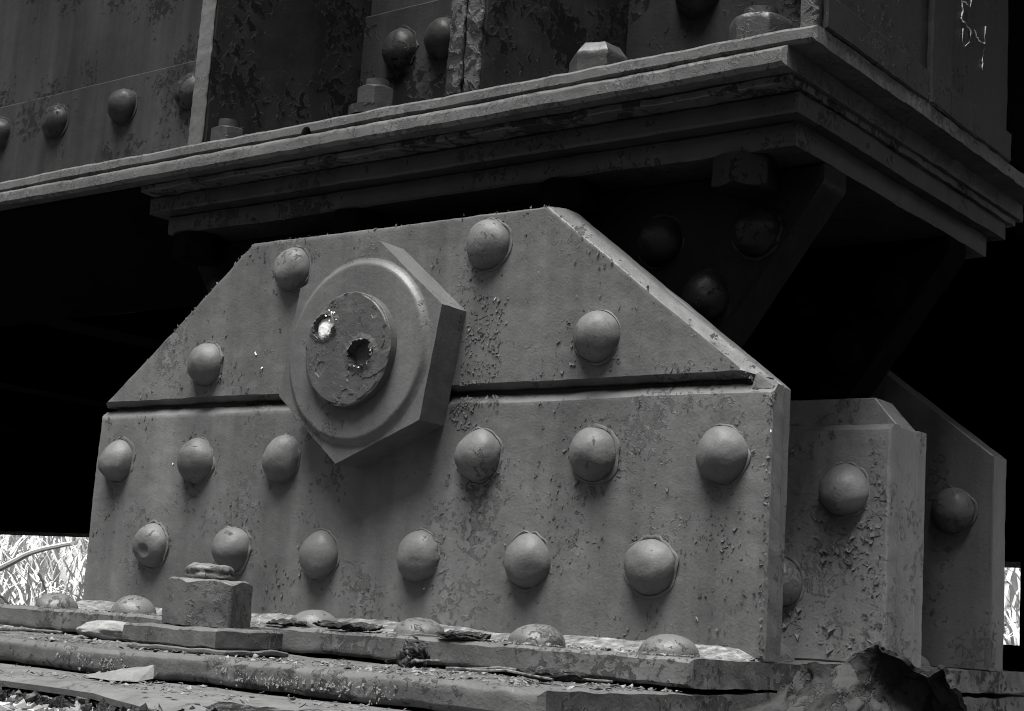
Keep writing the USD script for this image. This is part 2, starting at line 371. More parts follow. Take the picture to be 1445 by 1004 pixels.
def stalk(p, r0, r1, seed):
    p = np.array(p, float); t = np.linspace(0, len(p) - 1, 14); q = np.stack([np.interp(t, np.arange(len(p)), p[:, i]) for i in range(3)], 1)
    q += np.stack([fbm(np.stack([t * 0.7, 0 * t + k, 0 * t + seed], -1), 3, seed + k) - 0.5 for k in range(3)], 1) * 0.05
    return tube(q, np.linspace(r0, r1, 14), 7)
single("fallen_stalk", stalk([(-12.85, 8.30, 0.00), (-12.3, 8.30, 0.19), (-11.65, 8.32, 0.30)], 0.034, 0.022, 3), M_straw, "long pale stalk leaning across the dry grass", "stalk")
single("dead_twig", stalk([(-12.10, 8.30, 0.00), (-12.01, 8.30, -0.05), (-11.94, 8.30, -0.14)], 0.014, 0.009, 5), M_stem, "dark curved twig in the grass left of the front plate", "twig")
single("dead_twig", stalk([(-12.75, 8.28, -0.20), (-12.60, 8.28, -0.25), (-12.47, 8.28, -0.32)], 0.014, 0.010, 7), M_stem, "dark twig low in the grass at the photo's left edge", "twig")

# deck and far girder, with its bearing
dk = thing("bridge_deck", "dark bridge deck slab spanning overhead between the girders", "bridge deck", (-12, 3.5, 1.5))
part("slab", box(-30, 1.4, -0.03, 7.35, 1.52, 1.80, 0.02), M_shade_black, dk, False)
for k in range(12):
    part("floor_beam", box(-24.9 + k * 2.2, -24.66 + k * 2.2, 0.35, 6.4, 1.02, 1.519, 0.004), M_shade_black, dk, False)

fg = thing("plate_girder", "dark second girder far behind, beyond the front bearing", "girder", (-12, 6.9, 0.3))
part("web", box(-30, 0.28, 6.985, 7.015, 0.35, 1.519), M_shade_black, fg, False)
part("flange", box(-30, 0.28, 6.73, 7.27, 0.315, 0.349), M_shade_black, fg, False)
part("flange_angle", box(-30, 0.28, 6.955, 6.984, 0.35, 0.56), M_shade_black, fg, False)
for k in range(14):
    part("stiffener", box(-25.0 + k * 1.8, -24.97 + k * 1.8, 6.75, 6.954, 0.351, 1.51), M_shade_black, fg, False)
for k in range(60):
    part("rivet", rivet_mesh((-14.4 + k * 0.147, 6.954, 0.46), (0, -1, 0), k, n=10), M_shade_black, fg)

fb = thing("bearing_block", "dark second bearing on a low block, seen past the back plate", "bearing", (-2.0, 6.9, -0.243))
part("block", box(-3.2, -0.6, 6.3, 7.5, -0.242, -0.099, 0.002), M_shade_black, fb, False)
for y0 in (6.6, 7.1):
    part("rib_plate", slab([(-3.3, -0.099), (-2.45, -0.099), (-2.45, 0.05), (-2.6, 0.22), (-3.15, 0.22), (-3.3, 0.05)], y0, y0 + 0.06), M_shade_black, fb, False)
part("sole_plate", box(-3.3, -2.45, 6.55, 7.25, 0.2205, 0.3145), M_shade_black, fb, False)
part("post", box(-1.912, -1.84, 6.55, 6.62, -0.0985, 0.3145), M_shade_black, fb, False)

# ------------------------------------------------------------------ the lower shoe of the bearing
sh = thing("bearing_shoe", "riveted grey steel lower bearing shoe with sloped shoulders, standing on base plates", "bearing shoe", (XC, 0.265, -0.19))
ZS = 0.0585
low_poly = [(XL, -0.1685), (XR + 0.001, -0.1685), (XR, ZS - 0.0027), (XL, ZS - 0.0027)]
up_poly = [(-0.5968, ZS + 0.0027), (0.2566, ZS + 0.0027), (0.0365, 0.2302), (-0.370, 0.2325)]
core_poly = [(XL + 0.001, -0.1684), (XR - 0.001, -0.1684), (XR - 0.0005, 0.0543), (0.0363, 0.2298), (-0.3698, 0.2322), (XL + 0.001, 0.0580)]

def inset_edges(poly, dists):
    p = np.asarray(poly, float); n = len(p); L = []
    for i in range(n):
        a, b = p[i], p[(i + 1) % n]; e = (b - a) / np.linalg.norm(b - a); nn = np.array([-e[1], e[0]]); L.append((nn, nn @ a + dists[i]))
    return np.array([np.linalg.solve(np.array([L[i - 1][0], L[i][0]]), np.array([L[i - 1][1], L[i][1]])) for i in range(n)])

def cover(poly, y0, y1, bev, seed=0, length=0.0038):
    """one layer of a rib; bev gives, for each edge of the outline in turn, how far and how deep its front edge is bevelled"""
    pts = []
    for y in sorted({0.0, y1 - y0} | {d for _, d in bev}):
        q = inset_edges(poly, [w * max(0.0, 1 - y / d) for w, d in bev])
        pts += [(u, y0 + y, w) for u, w in q]
    return rough(hull(pts), length, 0.0011, 60, seed, 0.0010)

E_ = (0.0020, 0.0020)
part("cover_plate", cover(low_poly, 0.0, 0.0195, [E_, E_, (0.0085, 0.0085), E_], 1), M_shoe, sh, label="large rectangular front plate below the seam")
part("cover_plate", cover(up_poly, 0.0, 0.0195, [(0.0050, 0.0085), (0.0080, 0.012), E_, (0.0022, 0.0022)], 2), M_shoe, sh, label="front plate with sloped shoulders above the seam")
part("seam_filler", rough(hull([(0.246, 0.0030, 0.0530), (0.2650, 0.0030, 0.0500), (0.2650, 0.0030, 0.0530), (0.249, 0.0040, 0.0640), (0.246, 0.0196, 0.0530), (0.2664, 0.0196, 0.0500), (0.2664, 0.0196, 0.0545), (0.2535, 0.0196, 0.0645), (0.246, 0.0196, 0.064)]), 0.003, 0.0014, 90, 33), M_shoe, sh, label="lump of old paint closing the seam at its corner")
part("core_plate", rough(slab(core_poly, 0.0200, 0.033), 0.006, 0.0008, 50, 3), M_shoe, sh)
# the rib at the back, same outline the other way round
part("rib_plate", rough(slab(core_poly, 0.487, 0.524), 0.006, 0.0007, 50, 4, 0.0006), M_back, sh, label="rear rib plate with sloped shoulder")
# middle rib: two pads about a core with clipped corners
midp = [(XL, -0.1684), (XR, -0.1684), (XR, 0.0545), (XL, 0.0545)]
midc = [(XL + 0.001, -0.1684), (XR - 0.0004, -0.1684), (XR - 0.0004, 0.052), (0.240, 0.0815), (-0.570, 0.0815), (XL + 0.002, 0.052)]
part("pad_plate", cover(midp, 0.228, 0.2485, [E_, E_, (0.0065, 0.010), E_], 8, 0.004), M_mid_lightened, sh, label="pad plate with flaking paint on the middle rib")
part("core_plate", rough(slab(midc, 0.2488, 0.2892, 1, 0.0010), 0.006, 0.0007, 50, 9), M_mid_lightened, sh)
part("pad_plate", rough(slab(midp, 0.2895, 0.310, 1, 0.0010), 0.008, 0.0007, 50, 10), M_mid_lightened, sh)
# base plate that the ribs are riveted to, its front ledge carrying a row of rivets
base = rough(box(XL, XR, -0.107, 0.632, -0.1905, -0.169, 0.0026), 0.0042, 0.0014, 60, 12, 0.0012)
part("base_plate", base, M_base, sh)

rows = [(-0.5556, -0.003), (-0.4227, -0.0035), (-0.2933, -0.0025), (-0.0347, -0.002), (0.0943, -0.0025), (0.2224, -0.0044),
        (-0.4838, -0.0951), (-0.3543, -0.0965), (-0.2282, -0.0989), (-0.0987, -0.0973), (0.0297, -0.0975), (0.1581, -0.0972),
        (-0.303, 0.1972), (-0.0414, 0.1993), (-0.4234, 0.1024), (0.09, 0.1028)]
for k, (x, z) in enumerate(rows):
    dent = (0.006, 0.004, 0.006, 0.004) if k == 6 else None
    part("rivet", rivet_mesh((x, 0, z), (0, -1, 0), 10 + k, n=72 if dent else 44, dent=dent), M_rivet, sh, label="rivet with a small round dent" if dent else None)
for k, (x, z) in enumerate([(0.2224, -0.009), (0.158, -0.097), (0.0943, -0.009), (0.0297, -0.097)]):
    part("rivet", rivet_mesh((x, 0.228, z), (0, -1, 0), 40 + k), M_mid_lightened, sh)
for k, (x, z) in enumerate([(0.2224, -0.003), (0.158, -0.097), (0.0943, -0.003), (0.09, 0.1028)]):
    part("rivet", rivet_mesh((x, 0.487, z), (0, -1, 0), 50 + k), M_back, sh)
for k in range(7):
    part("rivet", rivet_mesh((-0.566 + 0.13 * k, -0.055, -0.1695), (0, 0, 1), 60 + k, H=0.019), M_base, sh)
for k, y in enumerate((0.104, 0.394)):
    for j, x in enumerate((0.2135, 0.0835)):
        part("rivet", rivet_mesh((x, y, -0.1695), (0, 0, 1), 70 + 2 * k + j, H=0.019), M_base, sh)

# peeling paint: real flakes, thickest round the rivets, beside the nut and along the edges
def paint_points(n, seed, fn, x0, x1, z0, z1, y=0.0):
    r_ = np.random.default_rng(seed)
    x, z = r_.uniform(x0, x1, n), r_.uniform(z0, z1, n)
    keep = r_.random(n) < fn(x, z)
    x, z = x[keep], z[keep]
    return np.stack([x, np.full_like(x, y - 0.0002), z], 1)

def front_density(x, z):
    d = 0.018 + 0.7 * np.clip((fbm(np.stack([x * 14, z * 14, 0 * x], -1), 4, 21) - 0.60) * 5, 0, 1)
    for rx, rz in rows:
        q = np.hypot(x - rx, z - rz); d += 0.8 * ((q > 0.0255) & (q < 0.034)) * (noise(np.stack([x * 60, z * 60, 0 * x], -1), 3) > 0.45)
        d *= np.where(q < 0.0245, 0, 1)
    q = np.hypot(x - XC, z - 0.097)
    d += 2.0 * ((x > -0.075) & (x < -0.02) & (z > 0.03) & (z < 0.135)) * np.clip((fbm(np.stack([x * 30, z * 55, 0 * x], -1), 3, 31) - 0.42) * 5, 0, 1)
    d += 0.5 * ((np.abs(z - 0.045) < 0.006) | (np.abs(z - 0.072) < 0.004)) * (noise(np.stack([x * 25, 0 * x, 0 * x], -1), 8) > 0.5)
    d += 0.35 * ((x > 0.2) & (z < 0.04)) * (fbm(np.stack([x * 20, z * 20, 0 * x], -1), 3, 41) > 0.5)
    d *= np.where(q < 0.10, 0, 1)
    low = (z > 0.052) & (z < 0.066)
    d *= np.where(low, 0, 1)
    # inside the outline only
    d *= (z < 0.229) & (z < 0.060 + (x + 0.594) * 0.76) & (z < 0.060 + (0.262 - x) * 0.76)
    return d

fp = paint_points(13000, 5, front_density, -0.592, 0.262, -0.163, 0.229)
part("paint_flake", flakes(fp, np.tile([0, -1.0, 0], (len(fp), 1)), 0.0007, 0.0032, 6, 0.45), M_shoe, sh, False, kind="stuff", label="small curling flakes of paint over the front plates")
np_ = paint_points(1300, 25, lambda x, z: np.clip((fbm(np.stack([x * 26, z * 60, 0 * x], -1), 3, 33) - 0.40) * 4, 0, 1) * np.clip((-0.012 - x) / 0.035, 0, 1) * (np.hypot(x + 0.165, z - 0.097) > 0.104) * (np.abs(z - 0.059) > 0.006), -0.072, -0.012, 0.0, 0.15)
part("paint_flake", flakes(np_, np.tile([0.1, -1.0, 0.1], (len(np_), 1)), 0.0008, 0.0036, 26, 0.28), M_shoe, sh, False, kind="stuff", label="rough wrinkled paint beside the big nut")
mp = paint_points(1500, 15, lambda x, z: np.clip((fbm(np.stack([x * 18, z * 18, 0 * x], -1), 4, 61) - 0.42) * 4, 0, 1) * (np.hypot(x - 0.2224, z + 0.009) > 0.027), 0.10, 0.262, -0.16, 0.045, 0.228)
part("paint_flake", flakes(mp, np.tile([0, -1.0, 0], (len(mp), 1)), 0.001, 0.006, 16, 0.5), M_mid_lightened, sh, False, kind="stuff", label="flaking paint on the middle rib")
# ragged edges: flakes hanging off the long edges of the front plates
ep, en = [], []
r_ = np.random.default_rng(77)
for a, b, n in (((0.032, 0.2235), (0.250, 0.056), 150), ((-0.370, 0.2325), (0.036, 0.2302), 60), ((-0.5915, 0.062), (-0.370, 0.2325), 50)):
    for t in r_.random(n):
        q = np.array(a) * (1 - t) + np.array(b) * t + r_.normal(0, 0.0012, 2)
        ep.append((q[0], 0.0005 + r_.random() * 0.004, q[1] - 0.001)); en.append((0.3 * r_.normal(), -1, 0.1 + 0.2 * r_.normal()))
for t in r_.random(90):
    ep.append((XR - 0.002 + r_.normal(0, 0.0015), -0.0003, -0.165 + t * 0.215)); en.append((0.4, -1, 0.2 * r_.normal()))
part("edge_flake", flakes(np.array(ep), np.array(en), 0.0008, 0.0030, 78, 0.3), M_flake_d, sh, False, kind="stuff", label="ragged paint along the plate edges")
wc = np.array([(0.2665, -0.0004, 0.015), (-0.029, -0.0004, 0.146), (-0.348, -0.0004, 0.11), (-0.337, -0.0004, 0.094), (-0.0905, -0.0004, -0.126), (-0.463, -0.0004, -0.006)])
for k, w in enumerate(wc):
    part("paint_chip", flakes([w], [(0, -1, 0.3)], 0.0016, 0.0024, 80 + k, 0.6), M_flake_l, sh, False, label="bright bare speck on the front plate")

# ------------------------------------------------------------------ pin and its big nut
pn = thing("hinge_pin", "thick hinge pin with a huge hexagonal nut on its end, through the front plates", "pin and nut", (XC - 0.002, -0.02, 0.097))
PC = np.array([XC - 0.002, 0, 0.0965])
hexm = m3.CrossSection([[(0.1105 * math.sin(a), 0.1105 * math.cos(a)) for a in np.radians(8.7 + 60 * np.arange(6))][::-1]]).extrude(0.0365)
chm = mani(trimesh.creation.revolve(np.array([(0, -0.001), (0.125, -0.001), (0.125, 0.0345), (0.1098, 0.0368), (0, 0.0368)]), sections=96))
hexm = hexm ^ chm
boss = mani(trimesh.creation.revolve(np.array([(0, 0.03), (0.0925, 0.03), (0.0935, 0.0363), (0.0925, 0.0368), (0.0908, 0.0376), (0.0892, 0.0388), (0.0880, 0.0402), (0.0870, 0.0412), (0.0856, 0.0418), (0.0840, 0.0420), (0.0, 0.0420)]), sections=120))
nut = (hexm + (boss ^ m3.Manifold.cylinder(0.1, 0.0952, 0.0952, 120))).refine_to_length(0.0032)
nt = face_out(to_tm(nut), (0, 0, 0)); 
# align_vectors may roll about the axis: rebuild explicitly (x, y, h) -> (x, -h, y)
a_ = to_tm(nut); nt = trimesh.Trimesh(np.stack([a_.vertices[:, 0], -a_.vertices[:, 2], a_.vertices[:, 1]], 1) + PC, a_.faces, process=False)
nt = rough(nt, 0, 0.0006, 60, 31, 0.0005)
nutp = part("hex_nut", nt, M_nut, pn, 32)
shaft = trimesh.creation.cylinder(0.052, 0.62, sections=48); shaft.apply_transform(trimesh.transformations.rotation_matrix(math.pi / 2, [1, 0, 0])); shaft.apply_translation(PC + [0, 0.31 - 0.03, 0])
part("shaft", shaft, M_shade_black, pn)

# pin end: a disc worn uneven, with two broken-out holes
def pin_end():
    nr, na = 150, 300
    R = 0.0555
    rad = np.concatenate([np.linspace(0, R, nr), [R + 0.0006, R + 0.0006]])
    ang = np.linspace(0, 2 * np.pi, na, endpoint=False)
    rr, aa = np.meshgrid(rad, ang, indexing="ij")
    x, z = rr * np.cos(aa), rr * np.sin(aa)
    p3 = np.stack([x, z, 0 * x], -1)
    h = 0.0082 + (fbm(p3 * 30, 3, 3) - 0.5) * 0.0016 + (fbm(p3 * 170, 3, 9) - 0.5) * 0.0006
    peel = fbm(p3 * 60 + 5, 4, 13)
    h += np.where(peel > 0.63, -0.0006, 0.0)
    for hx, hz, a, b, dep, sd in ((-0.032, 0.0235, 0.0150, 0.0125, 0.0065, 1), (0.0185, -0.005, 0.0165, 0.0145, 0.016, 2)):
        th = np.arctan2(z - hz, x - hx)
        jag = 1 + 0.45 * (fbm(np.stack([np.cos(th) * 2.6, np.sin(th) * 2.6, 0 * th + sd * 7.7], -1), 4, sd) - 0.5)
        q = np.hypot((x - hx) / a, (z - hz) / b) / jag
        h += np.where((q > 1) & (q < 1.35), 0.0016 * (1.35 - q) / 0.35, 0)
        h -= dep * np.clip((1.0 - q) * 7, 0, 1) * (1 - 0.35 * np.clip(q, 0, 1))
    h = np.where(rr > R - 0.002, np.minimum(h, 0.0078 - (rr - R + 0.002) * 0.35 + (noise(np.stack([np.cos(aa) * 9, np.sin(aa) * 9, 0 * aa], -1), 4) - 0.5) * 0.0022), h)
    h[-1] = -0.004
    v = np.stack([x + PC[0], -(0.0440 + h), z + PC[2]], -1).reshape(-1, 3)
    n = len(rad); i, j = np.meshgrid(np.arange(n - 1), np.arange(na), indexing="ij")
    q = np.stack([i * na + j, (i + 1) * na + j, (i + 1) * na + (j + 1) % na, i * na + (j + 1) % na], -1).reshape(-1, 4)
    return trimesh.Trimesh(v, np.vstack([q[:, [0, 1, 2]], q[:, [0, 2, 3]]]), process=False)

pe = part("pin_end", pin_end(), M_pinend, pn, 50, label="round end of the pin with two broken holes")
r_ = np.random.default_rng(12)
def petals(cx, cz, rx, rz, n, seed):
    r_ = np.random.default_rng(seed); pts, nor = [], []
    for t in np.sort(r_.random(n)) * 2 * np.pi:
        pts.append((PC[0] + cx + rx * math.cos(t), -0.0529, PC[2] + cz + rz * math.sin(t)))
        nor.append((0.5 * math.cos(t) + 0.2 * r_.normal(), -1, 0.5 * math.sin(t) + 0.2 * r_.normal()))
    return flakes(pts, nor, 0.002, 0.0048, seed, 0.7)
blob = rough(mani(trimesh.creation.icosphere(4, 0.010)), 0, 0.0034, 150, 5)
b1 = blob.copy(); b1.apply_scale([1.15, 0.26, 1.0]); b1.apply_translation(PC + [-0.0325, -0.0483, 0.0225])
part("pale_fill", b1, M_bright, pn, True, label="bright bare metal in the upper hole")
sp = np.array([(PC[0] - 0.0225 + r_.normal(0, 0.004), -0.0532, PC[2] + 0.0335 + r_.normal(0, 0.0035)) for _ in range(9)])
part("pale_speck", flakes(sp, np.tile([0, -1.0, 0.2], (9, 1)), 0.0012, 0.0034, 3, 0.2), M_flake_l, pn, False, kind="stuff")
part("torn_rim", petals(-0.032, 0.0235, 0.0145, 0.0122, 26, 4), M_flake_d, pn, False, kind="stuff")
part("torn_rim", petals(0.0185, -0.005, 0.0160, 0.0140, 34, 5), M_flake_d, pn, False, kind="stuff")
lp = [(PC[0] + 0.0185 + 0.0155 * math.cos(t), -0.0537, PC[2] - 0.005 + 0.0142 * math.sin(t)) for t in (-1.9, -1.5, 0.1)]
part("pale_speck", flakes(lp, np.tile([0.3, -1.0, 0.3], (len(lp), 1)), 0.0010, 0.0024, 8, 0.5), M_flake_l, pn, False, kind="stuff")

# ------------------------------------------------------------------ the upper shoe, hung from the girder
us = thing("hanging_shoe", "dark stepped upper bearing shoe bolted under the girder, its ribs astride the pin", "bearing shoe", (XC, 0.265, 0.29))
part("shim_plate", rough(box(-0.575, 0.2690, 0.004, 0.53, 0.3138, 0.3208, 0.001), 0.0035, 0.0022, 38, 41, 0.0012), M_rusty, us, label="thin rusty shim plate with flaking edge")
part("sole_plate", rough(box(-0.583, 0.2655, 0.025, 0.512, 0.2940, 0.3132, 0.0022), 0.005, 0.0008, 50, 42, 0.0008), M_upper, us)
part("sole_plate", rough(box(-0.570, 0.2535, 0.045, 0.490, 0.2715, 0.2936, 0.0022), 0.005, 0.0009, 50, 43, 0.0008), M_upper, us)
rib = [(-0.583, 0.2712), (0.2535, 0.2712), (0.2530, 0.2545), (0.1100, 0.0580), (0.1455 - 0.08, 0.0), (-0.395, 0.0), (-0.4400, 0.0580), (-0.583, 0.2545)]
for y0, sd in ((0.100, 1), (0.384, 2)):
    part("rib_plate", rough(slab(rib, y0, y0 + 0.050, 1, 0.003), 0.007, 0.0009, 50, 44 + sd), M_rib_shaded if sd == 1 else M_shade_black, us, label="hanging rib plate with sloped edge")
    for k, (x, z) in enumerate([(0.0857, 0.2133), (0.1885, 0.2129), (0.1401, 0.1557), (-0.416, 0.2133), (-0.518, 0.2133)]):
        part("rivet", rivet_mesh((x, y0, z), (0, -1, 0), 90 + k + 10 * sd), M_lower_shaded if sd == 1 else M_shade_black, us)

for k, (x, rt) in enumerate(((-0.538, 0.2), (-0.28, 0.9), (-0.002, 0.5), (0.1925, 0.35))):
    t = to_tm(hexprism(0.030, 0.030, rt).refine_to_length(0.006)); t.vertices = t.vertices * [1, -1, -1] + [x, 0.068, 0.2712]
    part("bolt_head", rough(t, 0, 0.0009, 60, 200 + k, 0.0006), M_lower_shaded if k == 3 else M_shade_black, us)

# ------------------------------------------------------------------ the girder
gd = thing("plate_girder", "weathered riveted plate girder with stiffeners resting on the bearing", "girder", (XC, 0.265, 0.32))
p1 = box(-3.2, 0.300, -0.012, 0.542, 0.3395, 0.3540, 0.0032)
notch = m3.Manifold.cylinder(0.05, 0.0072, 0.0072, 24).rotate((90, 0, 0)).translate((-0.2905, 0.02, 0.3415))
p1 = p1 - notch
def long_rough(m, seed, near=-1.0, length=0.0045, amp=0.0011, low=0.0014):
    """fine where the camera is close, coarse further along"""
    a, b = m.split_by_plane((1, 0, 0), near)
    return merge(rough(a, length, amp, 50, seed, low), rough(b, 0.03, amp * 0.5, 50, seed, low))
part("flange_plate", long_rough(p1, 51), M_flange, gd, label="upper leaf of the bottom flange with a small hole")
part("cover_plate", long_rough(box(-3.2, 0.2735, -0.0145, 0.545, 0.3212, 0.3390, 0.0036), 52), M_flange, gd)
part("soffit_shade_plate", box(-3.2, -0.5775, 0.004, 0.530, 0.3178, 0.3209, 0.0006), M_shade_black, gd, False, label="added dark plate painting the shade under the flange")  # added thin plate; its black colour puts shade on the flange soffit
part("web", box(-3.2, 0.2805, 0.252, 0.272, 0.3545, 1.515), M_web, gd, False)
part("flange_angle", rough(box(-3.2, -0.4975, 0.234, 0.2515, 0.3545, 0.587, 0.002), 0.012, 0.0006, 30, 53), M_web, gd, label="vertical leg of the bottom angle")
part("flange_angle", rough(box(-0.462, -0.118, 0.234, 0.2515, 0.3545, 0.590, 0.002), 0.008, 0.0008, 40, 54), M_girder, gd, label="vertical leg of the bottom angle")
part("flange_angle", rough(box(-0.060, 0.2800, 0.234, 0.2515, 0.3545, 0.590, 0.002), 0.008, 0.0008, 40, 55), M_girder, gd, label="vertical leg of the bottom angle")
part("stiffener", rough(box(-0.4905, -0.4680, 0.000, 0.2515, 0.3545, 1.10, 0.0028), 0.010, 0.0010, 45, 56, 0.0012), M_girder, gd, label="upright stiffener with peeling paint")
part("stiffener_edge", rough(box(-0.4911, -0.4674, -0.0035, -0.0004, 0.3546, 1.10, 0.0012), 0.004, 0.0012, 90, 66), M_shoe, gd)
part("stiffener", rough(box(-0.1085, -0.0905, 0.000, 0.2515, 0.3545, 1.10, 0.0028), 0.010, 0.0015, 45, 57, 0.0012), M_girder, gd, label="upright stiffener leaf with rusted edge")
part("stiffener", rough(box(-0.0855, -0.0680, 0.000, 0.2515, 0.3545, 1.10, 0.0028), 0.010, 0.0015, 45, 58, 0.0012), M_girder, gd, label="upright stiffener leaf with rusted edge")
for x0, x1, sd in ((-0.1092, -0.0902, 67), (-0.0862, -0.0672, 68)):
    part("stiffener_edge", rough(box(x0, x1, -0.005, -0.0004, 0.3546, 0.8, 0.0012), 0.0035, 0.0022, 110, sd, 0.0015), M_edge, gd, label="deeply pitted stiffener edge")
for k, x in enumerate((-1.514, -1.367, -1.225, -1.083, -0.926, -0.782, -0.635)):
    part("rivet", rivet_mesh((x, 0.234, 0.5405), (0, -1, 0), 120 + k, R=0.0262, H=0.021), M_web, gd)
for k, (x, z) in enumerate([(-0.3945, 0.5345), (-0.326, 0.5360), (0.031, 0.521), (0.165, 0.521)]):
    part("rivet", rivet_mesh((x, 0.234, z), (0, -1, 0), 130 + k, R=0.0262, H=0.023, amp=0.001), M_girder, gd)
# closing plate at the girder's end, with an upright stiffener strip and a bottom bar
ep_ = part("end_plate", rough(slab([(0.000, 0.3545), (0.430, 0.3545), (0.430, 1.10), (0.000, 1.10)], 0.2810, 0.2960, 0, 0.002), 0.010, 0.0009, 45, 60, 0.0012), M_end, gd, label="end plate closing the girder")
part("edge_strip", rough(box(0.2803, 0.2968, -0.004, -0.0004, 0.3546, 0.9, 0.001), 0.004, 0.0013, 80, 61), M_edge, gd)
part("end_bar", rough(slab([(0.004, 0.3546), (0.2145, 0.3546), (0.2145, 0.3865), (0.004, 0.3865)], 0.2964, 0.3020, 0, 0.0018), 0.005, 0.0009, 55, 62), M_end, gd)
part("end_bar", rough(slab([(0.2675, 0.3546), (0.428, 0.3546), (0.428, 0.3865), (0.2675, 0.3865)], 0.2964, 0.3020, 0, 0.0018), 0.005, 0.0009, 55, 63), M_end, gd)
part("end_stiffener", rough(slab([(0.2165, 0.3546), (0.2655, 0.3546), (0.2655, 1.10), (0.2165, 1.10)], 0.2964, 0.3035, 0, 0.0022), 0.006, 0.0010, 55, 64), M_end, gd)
# pale scratches on the end plate
S1 = [(0.325, 0.497), (0.322, 0.488), (0.310, 0.489), (0.299, 0.488), (0.304, 0.479), (0.299, 0.467), (0.313, 0.467), (0.325, 0.464), (0.323, 0.452), (0.312, 0.444), (0.304, 0.447), (0.305, 0.460)]
S2 = [(0.333, 0.470), (0.340, 0.463), (0.351, 0.461), (0.362, 0.464)]
S3 = [(0.363, 0.482), (0.362, 0.461), (0.357, 0.446), (0.357, 0.433)]
for k, S in enumerate((S1, S2, S3)):
    S = np.array(S); t = np.linspace(0, len(S) - 1, 14 * len(S)); q = np.stack([np.interp(t, np.arange(len(S)), S[:, i]) for i in (0, 1)], 1)
    q += (fbm(np.stack([q[:, 0] * 300, q[:, 1] * 300, 0 * q[:, 0] + k], -1), 2, k)[:, None] - 0.5) * 0.003
    w = 0.0007 + 0.0009 * noise(np.stack([t * 1.7, 0 * t, 0 * t + k], -1), 5)
    part("scratch_mark", tube(np.stack([np.full(len(q), 0.2968), q[:, 0], q[:, 1]], 1), np.maximum(w - 0.0009, 0.00002) * 1.5, 5), M_flake_l, gd, label="pale scratched scrawl on the end plate")

# ------------------------------------------------------------------ bolts through the flange
def nut_part(o, c, z0, h, R, rot, seed, mat, amp=0.0010):
    m = hexprism(R, h, rot).refine_to_length(0.006); t = to_tm(m); t.apply_translation((c[0], c[1], z0)); return rough(t, 0, amp, 60, seed, 0.0006)
bolts = [(-0.446, 0.0165, 0.0205, 0.020, 0.2, "hex bolt on the flange beside the first stiffener, its stud end showing", "stud", False),
         (-0.222, 0.0180, 0.0215, 0.022, 0.1, "hex bolt on a round washer, between the two upright stiffeners", "stud", True),
         (0.060, 0.0190, 0.0285, 0.026, 0.5, "rounded bolt head without a stud, right of the pitted stiffener", "none", False),
         (0.229, 0.0200, 0.0285, 0.024, 0.25, "hex bolt with stud at the flange corner by the end plate", "stud", False)]
for k, (x, y, R, h, rot, lab, st, wash) in enumerate(bolts):
    o = thing("flange_bolt", lab, "bolt", (x, y, 0.3545), "bolts through the girder flange")
    if wash:
        w = trimesh.creation.cylinder(0.0285, 0.010, sections=40); w.apply_translation((x, y, 0.3595)); part("washer", rough(mani(w), 0.006, 0.0018, 60, 5), M_girder, o)
        z0 = 0.3647
    else:
        z0 = 0.3546
    if st == "none":
        hd = hull([(R * math.cos(a) * s, R * math.sin(a) * s, hh) for a in np.radians(20 + 60 * np.arange(6)) for s, hh in ((1, 0), (0.98, 0.018), (0.66, 0.030))])
        t = to_tm(hd.refine_to_length(0.006)); t.apply_translation((x, y, z0)); part("bolt_head", rough(t, 0, 0.0016, 45, 6, 0.002), M_upper, o)
    else:
        part("hex_nut", nut_part(o, (x, y), z0, h, R, rot, 140 + k, M_upper), M_upper, o)
        s = trimesh.creation.cylinder(0.0120 if R < 0.025 else 0.0150, 0.026, sections=28); s.apply_translation((x, y, z0 + h - 0.003)); part("stud", rough(mani(s), 0.004, 0.0009, 90, 7), M_upper, o)

# ------------------------------------------------------------------ bed plate, anchor bolt, sheet and debris on the seat
bp = thing("bed_plate", "broad rusty bed plate under the bearing shoe, its top littered with grit", "plate", (XC, 0.265, -0.2145))
part("plate", rough(box(-0.66, XR, -0.290, 0.82, -0.2145, -0.1945, 0.0040), 0.005, 0.0018, 50, 71, 0.0015), M_bed, bp)
r_ = np.random.default_rng(61)
lc = np.array([(r_.choice([-0.21, -0.17, -0.02, 0.02, 0.05, 0.08, 0.12]) + r_.normal(0, 0.012), -0.2912, -0.2055 + r_.normal(0, 0.0032)) for _ in range(240)])
part("lichen", flakes(lc, np.tile([0, -1.0, 0.1], (len(lc), 1)), 0.0006, 0.0024, 62, 0.15), M_stone, bp, False, kind="stuff")

ab = thing("anchor_bolt", "squat hex anchor nut with worn stud on a rusty slab washer", "bolt", (-0.174, -0.19, -0.194))
wp = slab([(-0.226, -0.236), (-0.100, -0.243), (-0.108, -0.160), (-0.225, -0.150)], -0.1895, -0.1730, 2, 0.002)
part("slab_washer", rough(wp, 0.004, 0.0016, 55, 81, 0.0016), M_bed, ab, label="thick rusty washer plate, tilted a little")
part("packing_flake", rough(slab([(-0.205, -0.248), (-0.085, -0.246), (-0.09, -0.17), (-0.21, -0.17)], -0.1942, -0.1900, 2, 0.001), 0.005, 0.0022, 50, 82, 0.002), M_bed, ab)
part("hex_nut", nut_part(ab, (-0.174, -0.19), -0.1725, 0.040, 0.0385, math.radians(50), 83, M_anchor, 0.0017), M_anchor, ab)
st = revolve([(0, -0.147)] + [(0.0188 + (0.0016 if k % 2 else 0.0), -0.147 + 0.0030 * k) for k in range(11)] + [(0.0150, -0.1155), (0, -0.1150)], 40); st.apply_translation((-0.174, -0.19, -0.0045))
stt = rough(mani(st), 0.0025, 0.0026, 120, 84, 0.0022)
